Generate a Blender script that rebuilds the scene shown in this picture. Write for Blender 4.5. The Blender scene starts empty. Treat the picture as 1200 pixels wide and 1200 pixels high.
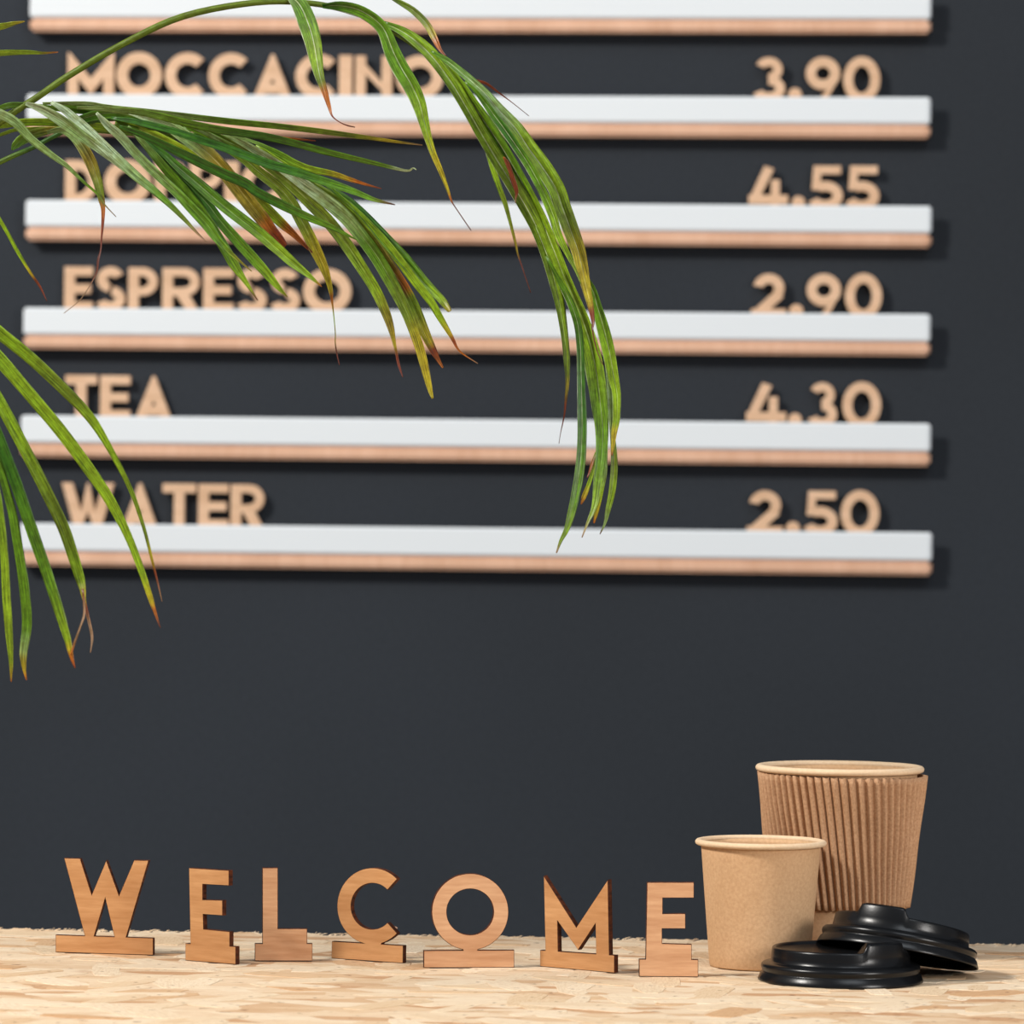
import bpy, bmesh, math, random
from mathutils import Vector, Matrix, Euler
from mathutils.geometry import delaunay_2d_cdt
random.seed(7)
SC = bpy.context.scene
COL = SC.collection
R = math.radians
# ------------------------------------------------------------------ camera, world, lights
F = 5000.0                       # focal length in pixels of a 1200 px frame
H = 0.207                        # camera height above the counter
cam_d = bpy.data.cameras.new('camera'); cam = bpy.data.objects.new('camera', cam_d); COL.objects.link(cam)
cam.location = (0, 0, H)
RM = Matrix.Rotation(R(4.6), 3, 'Z') @ Matrix.Rotation(R(90 + 0.172), 3, 'X') @ Matrix.Rotation(R(0.67), 3, 'Z')
cam.rotation_euler = RM.to_euler()
cam_d.sensor_width = 36; cam_d.lens = F / 1200 * 36
cam_d.clip_start = 0.05
cam_d.dof.use_dof = True; cam_d.dof.focus_distance = 1.985; cam_d.dof.aperture_fstop = 17.5
SC.camera = cam
C0 = Vector((0, 0, H)); RX = RM @ Vector((1, 0, 0)); RU = RM @ Vector((0, 1, 0)); RF = RM @ Vector((0, 0, -1))
def ray(x, y): return RF + RX * ((x - 600) / F) + RU * ((600 - y) / F)
def at(x, y, d): return C0 + ray(x, y) * d            # point at depth d
def on_z(x, y, z=0.0): v = ray(x, y); return C0 + v * ((z - H) / v.z)
def on_y(x, y, Y): v = ray(x, y); return C0 + v * (Y / v.y)
def on_plane(x, y, p, n): v = ray(x, y); return C0 + v * ((p - C0).dot(n) / v.dot(n))

w = bpy.data.worlds.new('world'); SC.world = w; w.use_nodes = True
w.node_tree.nodes['Background'].inputs[0].default_value = (0.80, 0.88, 1.0, 1)
w.node_tree.nodes['Background'].inputs[1].default_value = 0.30
def area(name, loc, target, size, power, col=(1, 1, 1), sy=None):
    l = bpy.data.lights.new(name, 'AREA'); l.energy = power; l.color = col
    l.size = size
    if sy: l.shape = 'RECTANGLE'; l.size_y = sy
    o = bpy.data.objects.new(name, l); COL.objects.link(o); o.location = loc
    o.rotation_euler = (Vector(target) - Vector(loc)).to_track_quat('-Z', 'Y').to_euler()
    return o
area('key_lamp', (-1.75, 1.2, 1.65), (-0.1, 2.4, 0.1), 0.34, 66, (1.0, 0.96, 0.90))
area('soft_lamp', (1.0, 1.0, 0.46), (-0.03, 2.02, 0.04), 0.36, 11.5, (1.0, 0.96, 0.92))
area('cool_fill', (0.8, 0.2, 3.0), (0.1, 3.2, 0.6), 1.5, 34, (0.88, 0.94, 1.0))  # added cool fill from above, lifts the upper wall and lid reflections
SC.view_settings.view_transform = 'Standard'; SC.view_settings.look = 'None'
SC.view_settings.gamma = 1; SC.view_settings.use_curve_mapping = False
SC.view_settings.exposure = 0.0

# ------------------------------------------------------------------ helpers
def lin(c):
    return tuple(((v/255)/12.92 if v/255 <= .04045 else ((v/255+.055)/1.055)**2.4) for v in c)
def tag(o, label=None, cat=None, group=None, kind=None):
    if label: o['label'] = label
    if cat: o['category'] = cat
    if group: o['group'] = group
    if kind: o['kind'] = kind
    return o
def empty(name, loc=(0, 0, 0), rot=(0, 0, 0)):
    o = bpy.data.objects.new(name, None); COL.objects.link(o); o.location = loc; o.rotation_euler = rot
    o.empty_display_size = .02
    return o
def link(name, me, mats, parent=None, smooth=False):
    o = bpy.data.objects.new(name, me); COL.objects.link(o)
    for m in (mats if isinstance(mats, (list, tuple)) else [mats]): me.materials.append(m)
    if parent: o.parent = parent
    if smooth:
        me.polygons.foreach_set('use_smooth', [True] * len(me.polygons))
    return o
def bm_obj(name, bm, mats, parent=None, smooth=False):
    me = bpy.data.meshes.new(name); bmesh.ops.recalc_face_normals(bm, faces=bm.faces); bm.to_mesh(me); bm.free()
    return link(name, me, mats, parent, smooth)
def box_bm(x0, x1, y0, y1, z0, z1, bev=0, seg=2):
    bm = bmesh.new()
    bmesh.ops.create_cube(bm, size=1)
    for v in bm.verts:
        v.co = Vector(((x0+x1)/2 + v.co.x*(x1-x0), (y0+y1)/2 + v.co.y*(y1-y0), (z0+z1)/2 + v.co.z*(z1-z0)))
    if bev: bmesh.ops.bevel(bm, geom=bm.edges[:], offset=bev, segments=seg, affect='EDGES')
    return bm
def lathe_bm(prof, n=96, mod=None, close=False):
    """prof list of (r,z); mod(i,theta,r,z)->(r,z)"""
    bm = bmesh.new(); rings = []
    for i, (r, z) in enumerate(prof):
        ring = []
        if r < 1e-7: ring = [bm.verts.new((0, 0, z))]
        else:
            for k in range(n):
                a = 2*math.pi*k/n; rr, zz = (mod(i, a, r, z) if mod else (r, z))
                ring.append(bm.verts.new((rr*math.cos(a), rr*math.sin(a), zz)))
        rings.append(ring)
    m = len(rings)
    for i in range(m if close else m-1):
        A, B = rings[i], rings[(i+1) % m]
        for k in range(n):
            k2 = (k+1) % n
            if len(A) == 1 and len(B) == 1: continue
            if len(A) == 1: bm.faces.new((A[0], B[k], B[k2]))
            elif len(B) == 1: bm.faces.new((A[k], B[0], A[k2]))
            else: bm.faces.new((A[k], B[k], B[k2], A[k2]))
    return bm
# ---- node material builder
def mat(name, rough=.6, spec=.3):
    m = bpy.data.materials.new(name); m.use_nodes = True
    nt = m.node_tree; b = nt.nodes['Principled BSDF']
    b.inputs['Roughness'].default_value = rough
    b.inputs['Specular IOR Level'].default_value = spec
    return m, nt, b
def nd(nt, t, **kw):
    n = nt.nodes.new(t)
    for k, v in kw.items():
        if k in n.inputs: n.inputs[k].default_value = v
        else: setattr(n, k, v)
    return n
def ramp(nt, fac, stops):
    r = nt.nodes.new('ShaderNodeValToRGB'); e = r.color_ramp.elements
    while len(e) < len(stops): e.new(.5)
    for s, (p, c) in zip(e, stops): s.position = p; s.color = (*lin(c), 1)
    nt.links.new(fac, r.inputs[0]); return r
def mixc(nt, fac, a, b, mode='MIX'):
    n = nt.nodes.new('ShaderNodeMix'); n.data_type = 'RGBA'; n.blend_type = mode
    for s, v in ((n.inputs[0], fac), (n.inputs[6], a), (n.inputs[7], b)):
        if isinstance(v, (int, float, tuple)): s.default_value = v
        else: nt.links.new(v, s)
    return n.outputs[2]
def coords(nt, scale=(1, 1, 1), kind='Object', rot=(0, 0, 0)):
    tc = nt.nodes.new('ShaderNodeTexCoord'); mp = nt.nodes.new('ShaderNodeMapping')
    mp.inputs['Scale'].default_value = scale; mp.inputs['Rotation'].default_value = rot
    nt.links.new(tc.outputs[kind], mp.inputs[0]); return mp.outputs[0]
def noise(nt, vec, scale, detail=4, rough=.5):
    n = nd(nt, 'ShaderNodeTexNoise', Scale=scale, Detail=detail, Roughness=rough); nt.links.new(vec, n.inputs['Vector']); return n
def bump(nt, b, h, strength=.2, dist=.001):
    n = nd(nt, 'ShaderNodeBump', Strength=strength, Distance=dist); nt.links.new(h, n.inputs['Height'])
    nt.links.new(n.outputs[0], b.inputs['Normal'])

def wood_mat(name, cols, rough=.55, gscale=1.0, stretch=(1, 1, 9)):
    m, nt, b = mat(name, rough, .25)
    oi = nt.nodes.new('ShaderNodeObjectInfo')
    tc = nt.nodes.new('ShaderNodeTexCoord')
    ad = nd(nt, 'ShaderNodeVectorMath', operation='ADD')
    nt.links.new(tc.outputs['Object'], ad.inputs[0])
    ml = nd(nt, 'ShaderNodeMath', operation='MULTIPLY'); ml.inputs[1].default_value = 3.0
    nt.links.new(oi.outputs['Random'], ml.inputs[0]); nt.links.new(ml.outputs[0], ad.inputs[1])
    mp = nt.nodes.new('ShaderNodeMapping'); mp.inputs['Scale'].default_value = stretch
    nt.links.new(ad.outputs[0], mp.inputs[0])
    n1 = noise(nt, mp.outputs[0], 60*gscale, 5, .6); n2 = noise(nt, mp.outputs[0], 9*gscale, 2)
    r1 = ramp(nt, n1.outputs[0], [(.3, cols[0]), (.7, cols[1])])
    r2 = ramp(nt, n2.outputs[0], [(.35, cols[2]), (.65, (255, 255, 255))])
    c = mixc(nt, .8, r1.outputs[0], r2.outputs[0], 'MULTIPLY')
    nt.links.new(c, b.inputs['Base Color']); bump(nt, b, n1.outputs[0], .15, .0005)
    return m
M_face = wood_mat('letter_wood_amber', [(194, 140, 90), (214, 162, 112), (228, 218, 208)])
M_face2 = wood_mat('letter_wood_pink', [(198, 148, 108), (218, 172, 132), (230, 220, 212)])
M_edge, nt, b = mat('burnt_edge', .7, .2)
nz = noise(nt, coords(nt, (1, 1, 3)), 200, 3); r = ramp(nt, nz.outputs[0], [(.3, (42, 20, 12)), (.75, (98, 48, 24))]); nt.links.new(r.outputs[0], b.inputs['Base Color'])
M_menu = wood_mat('menu_letter_wood', [(216, 176, 142), (230, 194, 162), (240, 236, 230)], .6)
M_ledge = wood_mat('ledge_wood', [(220, 174, 144), (230, 188, 160), (242, 238, 234)], .6, .5, (9, 1, 1))
M_white, nt, b = mat('white_lip', .45, .4); b.inputs['Base Color'].default_value = (*lin((224, 229, 232)), 1)
# wall: dark chalk paint
M_wall, nt, b = mat('charcoal_wall', .85, .2)
v = coords(nt); n1 = noise(nt, v, 1.3, 3); n2 = noise(nt, v, 420, 2); n3 = noise(nt, v, 30, 4)
r = ramp(nt, n1.outputs[0], [(.3, (46, 50, 55)), (.7, (55, 60, 67))])
r2 = ramp(nt, n2.outputs[0], [(.3, (225, 225, 225)), (.7, (255, 255, 255))])
nt.links.new(mixc(nt, 1.0, r.outputs[0], r2.outputs[0], 'MULTIPLY'), b.inputs['Base Color']); bump(nt, b, n2.outputs[0], .25, .001)
M_floor, nt, b = mat('floor', .6); b.inputs['Base Color'].default_value = (.22, .18, .14, 1)
# strand board
def osb(name, tint, use_obj):
    m, nt, b = mat(name, .75, .15)
    v = coords(nt); oi = nt.nodes.new('ShaderNodeObjectInfo')
    mp = nt.nodes.new('ShaderNodeMapping'); mp.inputs['Scale'].default_value = (1, 2.6, 1); mp.inputs['Rotation'].default_value = (0, 0, .5)
    nt.links.new(v, mp.inputs[0])
    vo = nd(nt, 'ShaderNodeTexVoronoi', Scale=34.0); nt.links.new(mp.outputs[0], vo.inputs['Vector'])
    bw = nt.nodes.new('ShaderNodeSeparateColor'); nt.links.new(vo.outputs['Color'], bw.inputs[0])
    src = oi.outputs['Random'] if use_obj else bw.outputs[0]
    r = ramp(nt, src, [(0, tint[0]), (.45, tint[1]), (.8, tint[2]), (.97, tint[3])])
    gm = nt.nodes.new('ShaderNodeMapping'); gm.inputs['Scale'].default_value = (1, 9, 1)
    nt.links.new(v, gm.inputs[0])
    if not use_obj:
        an = nd(nt, 'ShaderNodeMath', operation='MULTIPLY'); an.inputs[1].default_value = 3.0
        nt.links.new(bw.outputs[1], an.inputs[0]); cx = nt.nodes.new('ShaderNodeCombineXYZ')
        nt.links.new(an.outputs[0], cx.inputs[2]); nt.links.new(cx.outputs[0], gm.inputs['Rotation'])
    g = noise(nt, gm.outputs[0], 110, 5, .65)
    r2 = ramp(nt, g.outputs[0], [(.25, (205, 170, 130)), (.55, (255, 255, 255))])
    c = mixc(nt, .55, r.outputs[0], r2.outputs[0], 'MULTIPLY')
    n3 = noise(nt, v, 16, 4, .7); r3 = ramp(nt, n3.outputs[0], [(.60, (255, 255, 255)), (.78, (196, 140, 96))])
    c = mixc(nt, .7, c, r3.outputs[0], 'MULTIPLY')
    n4 = noise(nt, v, 150, 2, .5); r4 = ramp(nt, n4.outputs[0], [(.66, (255, 255, 255)), (.74, (120, 80, 55))])
    c = mixc(nt, .6, c, r4.outputs[0], 'MULTIPLY')
    nt.links.new(c, b.inputs['Base Color']); bump(nt, b, g.outputs[0], .5, .0008)
    return m
TINT = [(232, 212, 184), (226, 200, 168), (216, 184, 148), (198, 156, 118)]
M_osb = osb('strand_board', TINT, False); M_flake = osb('strand_flake', [(234, 214, 186), (228, 205, 174), (221, 193, 158), (206, 166, 126)], True)
# kraft paper
def kraft(name, c0, c1, sc=700, st=.15):
    m, nt, b = mat(name, .72, .25)
    v = coords(nt); n1 = noise(nt, v, sc, 3, .6); n2 = noise(nt, v, 18, 3)
    r = ramp(nt, n1.outputs[0], [(.3, c0), (.7, c1)]); r2 = ramp(nt, n2.outputs[0], [(.3, (238, 234, 228)), (.7, (255, 255, 255))])
    nt.links.new(mixc(nt, 1., r.outputs[0], r2.outputs[0], 'MULTIPLY'), b.inputs['Base Color']); bump(nt, b, n1.outputs[0], st, .0004)
    return m
M_kraft = kraft('kraft_paper', (200, 160, 120), (216, 178, 138)); M_rim = kraft('kraft_rim', (226, 196, 160), (234, 208, 176))
M_sleeve = kraft('corrugated_kraft', (170, 128, 94), (202, 162, 126), 900, .2)
M_lid, nt, b = mat('black_plastic', .27, .27)
b.inputs['Base Color'].default_value = (.0045, .0048, .0055, 1)
nz = noise(nt, coords(nt), 900, 2); bump(nt, b, nz.outputs[0], .06, .0003)
M_pot = kraft('terracotta_pot', (170, 92, 62), (186, 106, 74), 300)
M_soil, nt, b = mat('soil', .95); nz = noise(nt, coords(nt), 160, 4); r = ramp(nt, nz.outputs[0], [(.3, (30, 22, 16)), (.7, (78, 56, 40))]); nt.links.new(r.outputs[0], b.inputs['Base Color']); bump(nt, b, nz.outputs[0], .8, .004)
# leaves: colour along the blade from a mesh attribute
M_leaf, nt, b = mat('palm_leaf', .36, .45)
at_ = nt.nodes.new('ShaderNodeAttribute'); at_.attribute_name = 'tone'
uv = nt.nodes.new('ShaderNodeAttribute'); uv.attribute_name = 'across'
mp = nt.nodes.new('ShaderNodeMapping'); mp.inputs['Scale'].default_value = (26, 1.1, 1); nt.links.new(uv.outputs['Vector'], mp.inputs[0])
n1 = noise(nt, mp.outputs[0], 1.0, 3, .6)
n2 = noise(nt, coords(nt), 260, 4, .65)
r1 = ramp(nt, n1.outputs[0], [(.36, (140, 146, 130)), (.60, (255, 255, 255))])
c = mixc(nt, 1., at_.outputs['Color'], r1.outputs[0], 'MULTIPLY')
r2 = ramp(nt, n2.outputs[0], [(.38, (205, 196, 150)), (.6, (255, 255, 255))])
c = mixc(nt, .75, c, r2.outputs[0], 'MULTIPLY')
nt.links.new(c, b.inputs['Base Color']); bump(nt, b, n1.outputs[0], .35, .0005)
tr = nt.nodes.new('ShaderNodeBsdfTranslucent'); nt.links.new(c, tr.inputs[0])
mx = nt.nodes.new('ShaderNodeMixShader'); mx.inputs[0].default_value = .22
nt.links.new(b.outputs[0], mx.inputs[1]); nt.links.new(tr.outputs[0], mx.inputs[2]); nt.links.new(mx.outputs[0], nt.nodes['Material Output'].inputs[0])

# ------------------------------------------------------------------ setting
WY = 3.2
o = bm_obj('wall_back', box_bm(-3.5, 3.5, WY, WY+.12, -.95, 2.2), M_wall); tag(o, 'dark charcoal painted wall behind the menu rails', 'wall', kind='structure')
o = bm_obj('floor', box_bm(-3.5, 3.5, -1.5, WY+.12, -1.0, -.95), M_floor); tag(o, 'plain floor below the counter', 'floor', kind='structure')

# ------------------------------------------------------------------ counter with strand board top
ctr = tag(empty('counter', (0, 1.7, -.95)), 'counter with pale strand board top, cups and WELCOME letters standing on it', 'counter')
iv = Matrix.Translation((0, -1.7, .95))
def cpart(name, bm, m, smooth=False):
    bm.transform(iv); return bm_obj(name, bm, m, ctr, smooth)
edgeL = on_z(0, 1089, 0); edgeR = on_z(1200, 1108.5, 0)
def back_y(x): t = (x-edgeL.x)/(edgeR.x-edgeL.x); return edgeL.y + t*(edgeR.y-edgeL.y)
bm = bmesh.new(); n = 520; X0, X1 = -1.05, .75; cols = []
rnd = random.Random(3); j = 0
for i in range(n+1):
    x = X0 + (X1-X0)*i/n
    j = .6*j + rnd.uniform(-1, 1)*.0022
    yb = back_y(x) + j + (rnd.uniform(0, .004) if rnd.random() < .08 else 0)
    zb = rnd.uniform(-.0004, .0008)
    cols.append([bm.verts.new(p) for p in ((x, 1.25, -.018), (x, 1.25, 0), (x, yb-.012, 0), (x, yb, zb), (x, yb-.001, -.018))])
for a, c in zip(cols, cols[1:]):
    for k in range(5): bm.faces.new((a[k], c[k], c[(k+1) % 5], a[(k+1) % 5]))
bm.faces.new(cols[0][::-1]); bm.faces.new(cols[-1])
cpart('board', bm, M_osb)
cpart('front_panel', box_bm(-1.0, .7, 1.30, 1.32, -.95, -.018), M_ledge)
cpart('rear_panel', box_bm(-1.0, .7, 2.08, 2.10, -.95, -.018), M_ledge)
for x in (-1.0, .68): cpart('side_panel', box_bm(x, x+.02, 1.32, 2.08, -.95, -.018), M_ledge)
# loose strands pressed into the board
fl = []
for k in range(9):
    bm = bmesh.new(); L = rnd.uniform(.012, .030); W = rnd.uniform(.005, .011); up = []; 
    for i in range(9):
        a = 2*math.pi*i/9 + rnd.uniform(-.25, .25)
        up.append((L*math.copysign(abs(math.cos(a))**.6, math.cos(a))*rnd.uniform(.8, 1), W*math.copysign(abs(math.sin(a))**.6, math.sin(a))*rnd.uniform(.65, 1)))
    T = [bm.verts.new((x, y, .00018)) for x, y in up]; B = [bm.verts.new((x*1.03, y*1.05, -.0006)) for x, y in up]
    bm.faces.new(T)
    for i in range(9): bm.faces.new((T[i], B[i], B[(i+1) % 9], T[(i+1) % 9]))
    bmesh.ops.recalc_face_normals(bm, faces=bm.faces)
    me = bpy.data.meshes.new('wood_strand'); bm.to_mesh(me); bm.free(); me.materials.append(M_flake); fl.append(me)
cnt = 0
while cnt < 285:
    x = rnd.uniform(-.46, .12); y = rnd.uniform(1.72, 2.105)
    o = bpy.data.objects.new('wood_strand', rnd.choice(fl)); COL.objects.link(o); o.parent = ctr
    o.location = Vector((x, y, rnd.uniform(0, .00018))) + Vector((0, -1.7, .95))
    o.rotation_euler = (0, 0, rnd.gauss(.3, 1.0)); cnt += 1
# broken splinters standing up at the back edge
for px, py, l, rz in ((458, 1086, .007, .2), (905, 1102, .006, .5)):
    p = on_z(px, py+4, 0); p.y = back_y(p.x) + .004
    bm = bmesh.new(); q = []
    for i in range(6):
        t = i/5; wd = .0022*(1-t)+.0003
        c = Vector((l*t*.9, .003*t, -.001 + .0042*math.sin(t*1.8)))
        q.append([bm.verts.new(c + Vector(d)*wd) for d in ((0, 1, 0), (0, 0, 1), (0, -1, 0), (0, 0, -1))])
    for a, c in zip(q, q[1:]):
        for k in range(4): bm.faces.new((a[k], a[(k+1) % 4], c[(k+1) % 4], c[k]))
    bm.faces.new(q[0]); bm.faces.new(q[-1])
    bm.transform(Matrix.Translation(p) @ Matrix.Rotation(rz, 4, 'Z'))
    cpart('splinter', bm, M_ledge)
bm = bmesh.new()                  # frayed fibres along the sawn back edge
for i in range(420):
    x = rnd.uniform(-.46, .14); y = back_y(x) - rnd.uniform(-.001, .003); l = rnd.uniform(.0015, .006); hh = rnd.uniform(.0003, .0016); a = rnd.choice((-1, 1))*rnd.uniform(.1, 1.2)
    d = Vector((math.cos(a), math.sin(a)*.3, 0))*l; wv = Vector((0, .00025, 0))
    p = Vector((x, y, -.0004)); A = [bm.verts.new(q_) for q_ in (p-wv, p+wv, p+Vector((0, 0, .0006)), p+d*.6+Vector((0, 0, hh*.8+.0004)), p+d+Vector((0, 0, hh)))]
    for f_ in ((0,1,2),(0,3,1),(1,3,2),(2,3,0)): bm.faces.new([A[k] for k in f_])
    bm.faces.new((A[3], A[4], A[2]))
o = cpart('fibre_fringe', bm, M_flake); tag(o, kind='stuff')
ST = .0004                        # resting height on the strands

# ------------------------------------------------------------------ flat letters: polygons unioned and extruded
def extrude_polys(polys, depth):
    """polys in (u,v) metres. returns bmesh, front face at y=0, back at y=depth. sides get material 1"""
    vs, fs = [], []
    for p in polys:
        if sum(p[k-1][0]*p[k][1] - p[k][0]*p[k-1][1] for k in range(len(p))) < 0: p = p[::-1]
        i = len(vs); vs += [Vector(q) for q in p]; fs.append(list(range(i, i+len(p))))
    ov, oe, of, _, _, orf = delaunay_2d_cdt(vs, [], fs, 0, 1e-7)
    keep = [f for f, s in zip(of, orf) if len(s)]
    bm = bmesh.new(); V = [bm.verts.new((q.x, 0, q.y)) for q in ov]
    for f in keep:
        try: bm.faces.new([V[i] for i in f])
        except ValueError: pass
    bmesh.ops.delete(bm, geom=[v for v in bm.verts if not v.link_faces], context='VERTS')
    bmesh.ops.dissolve_limit(bm, angle_limit=.002, verts=bm.verts[:], edges=bm.edges[:])
    front = bm.faces[:]
    for f in front:
        if f.normal.y > 0: f.normal_flip()
    bound = [e for e in bm.edges if len(e.link_faces) == 1]
    mp = {}
    for v in bm.verts[:]: mp[v] = bm.verts.new(v.co + Vector((0, depth, 0)))
    for f in front: bm.faces.new([mp[v] for v in reversed(f.verts)])
    for e in bound:
        a, c = e.verts; f = bm.faces.new((a, c, mp[c], mp[a])); f.material_index = 1
    bmesh.ops.recalc_face_normals(bm, faces=bm.faces)
    return bm
def seg(p, q, t, t2=None):
    p, q = Vector(p), Vector(q); d = (q-p).normalized(); nrm = Vector((-d.y, d.x)); t2 = t2 or t
    return [tuple(p+nrm*t/2), tuple(p-nrm*t/2), tuple(q-nrm*t2/2), tuple(q+nrm*t2/2)]
def arc(cx, cy, rx, ry, a0, a1, t, step=10):
    """ring sector; rx, ry are the outer radii"""
    n = max(2, int(abs(a1-a0)/step)); out = []
    pts = [R(a0 + (a1-a0)*i/n) for i in range(n+1)]; m = 3
    for s in range(0, n, m):
        sub = pts[s:s+m+1]
        out.append([(cx+rx*math.cos(a), cy+ry*math.sin(a)) for a in sub] + [(cx+(rx-t)*math.cos(a), cy+(ry-t)*math.sin(a)) for a in reversed(sub)])
    return out
# ---- WELCOME letters, traced on the upright plane of each letter
TH = .0032
def px4(ox, oy, s, pts): return [(ox+x/s, oy+y/s) for x, y in pts]
def ell(cx, cy, rx, ry, irx, iry, a0, a1):
    n = int(abs(a1-a0)/6); out = []; A = [R(a0+(a1-a0)*i/n) for i in range(n+1)]
    for s in range(0, n, 3):
        sub = A[s:s+4]
        out.append([(cx+rx*math.cos(a), cy-ry*math.sin(a)) for a in sub] + [(cx+irx*math.cos(a), cy-iry*math.sin(a)) for a in reversed(sub)])
    return out
q = lambda pts: px4(0, 960, 4, pts)
q2 = lambda pts: px4(200, 960, 4, pts)
q3 = lambda pts: px4(460, 960, 3, pts)
WEL = [
 ('W', -6, (64.8, 1115.8), [q([(300,182),(376,184),(430,353),(498,192),(558,357),(628,192),(697,193),(590,558),(537,556),(493,372),(440,553),(398,552)]), q([(260,542),(718,557),(718,637),(260,623)])], M_face),
 ('E', -28, (217, 1125.5), [q2([(85,228),(273,240),(273,312),(150,305),(150,377),(243,380),(243,452),(152,446),(154,515),(277,527),(277,597),(92,584)]), q2([(68,582),(305,597),(305,678),(68,662)])], M_face),
 ('L', 10, (298.7, 1126), [q2([(430,228),(503,228),(503,513),(640,513),(640,583),(665,583),(665,663),(395,664),(395,583),(430,583)])], M_face2),
 ('C', -24, (388, 1123), ell(436.3, 1062, 41.3, 45, 25, 27, 45, 315) + [[(425,1103),(448,1104),(446,1108),(427,1107)], [(388.7,1103),(472.5,1108),(472.2,1128.2),(388.2,1123)]], M_face),
 ('O', 12, (496.7, 1134), ell(551, 1068.6, 45, 45, 27.5, 27, 0, 360) + [[(541,1110),(561,1110),(559.5,1114.5),(543,1114.5)], q3([(110,462),(428,460),(428,520),(110,523)])], M_face2),
 ('M', -32, (632.7, 1132.5), [q3([(531,198),(646,380),(757,212),(762,478),(715,475),(713,368),(652,460),(580,358),(582,466),(537,462)]), q3([(518,460),(780,478),(780,541),(518,517)])], M_face),
 ('E', 7, (749, 1144.3), [q3([(895,222),(1060,222),(1060,277),(950,277),(950,332),(1030,332),(1030,385),(948,385),(948,437),(1052,440),(1052,493),(1075,494),(1075,556),(867,553),(867,492),(890,492)])], M_face2),
]
wl = ['amber wooden letter W standing on the counter, leftmost of the WELCOME letters',
 'amber wooden letter E turned to the left, between W and L on the counter',
 'pinkish wooden letter L standing between the first E and the C on the counter',
 'amber wooden letter C on a bar foot, standing between the L and the O',
 'pinkish wooden letter O, a ring on a long bar foot, standing on the counter',
 'amber wooden letter M turned to the left, right of the O on the counter',
 'pale wooden letter E standing right beside the small paper cup']
for (ch, phi, (bx, by), polys, mface), lab in zip(WEL, wl):
    p0 = on_z(bx, by, ST); du = Vector((math.cos(R(phi)), math.sin(R(phi)), 0)); nn = Vector((-du.y, du.x, 0))
    uvp = []
    for P in polys:
        Q = [on_plane(x, y, p0, nn)-p0 for x, y in P]; uvp.append([(v.dot(du), max(v.z, 0.0)) for v in Q])
    # flatten the foot onto the counter
    low = [v for v in uvp[-1] if v[1] < .0012]; uvp[-1] = [(u, 0.0 if v < .0012 else v) for u, v in uvp[-1]]
    bm = extrude_polys(uvp, TH)
    bmesh.ops.bevel(bm, geom=[e for e in bm.edges if len(e.link_faces) == 2 and e.calc_face_angle(0) > .3 and not (e.link_faces[0].material_index == 1 and e.link_faces[1].material_index == 1)], offset=.00022, segments=1, affect='EDGES', material=1)
    o = bm_obj('wooden_letter', bm, [mface, M_edge]); o.location = p0; o.rotation_euler = (0, 0, R(phi))
    tag(o, lab, 'letter', 'wooden letters spelling WELCOME on the counter')

# ------------------------------------------------------------------ menu rails
FR = .017                                  # lip front distance from the wall
RAILS = [(34.5,-11,36, 1091,-9,38.5), (31,109.5,157, 1090.5,114.5,161), (29.5,234,281, 1091.5,241.5,289.5),
         (27,360,408, 1090,368.5,416.5), (24,486.5,535, 1090.5,496.5,546), (22.5,613.5,661.5, 1092,623.5,675)]
ords = ['top rail, cut by the frame', 'rail under MOCCACINO 3.90', 'rail under DOPPIO 4.55', 'rail under ESPRESSO 2.90', 'rail under TEA 4.30', 'lowest rail, under WATER 2.50']
lip_top = []
for (xl, tl, bl, xr, tr_, br), od in zip(RAILS, ords):
    a = on_y(xl, (tl+bl)/2, WY-FR); c = on_y(xr, (tr_+br)/2, WY-FR)
    hl = on_y(xl, tl, WY-FR).z - on_y(xl, bl, WY-FR).z; hr = on_y(xr, tr_, WY-FR).z - on_y(xr, br, WY-FR).z; h = (hl+hr)/2
    L = (c-a).length; mid = (a+c)/2; ang = -math.atan2(c.z-a.z, c.x-a.x)
    t = tag(empty('menu_rail', (mid.x, WY, mid.z), (0, ang, 0)), 'long white-fronted wooden menu rail on the dark wall: ' + od, 'rail', 'menu rails on the wall')
    hb = .33*h
    bm_obj('ledge', box_bm(-L/2, L/2, -FR+.0006, 0, -h/2, -h/2+hb, .0022, 4), M_ledge, t)
    bm_obj('front_lip', box_bm(-L/2, L/2, -FR, -FR+.004, -h/2+hb+.0001, h/2, .0014, 3), M_white, t)
    bm_obj('back_strip', box_bm(-L/2+.002, L/2-.002, -.003, 0, -h/2+hb+.0001, -h/2+hb+.008), M_ledge, t)
    lip_top.append((mid, ang, h, hb))

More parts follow.
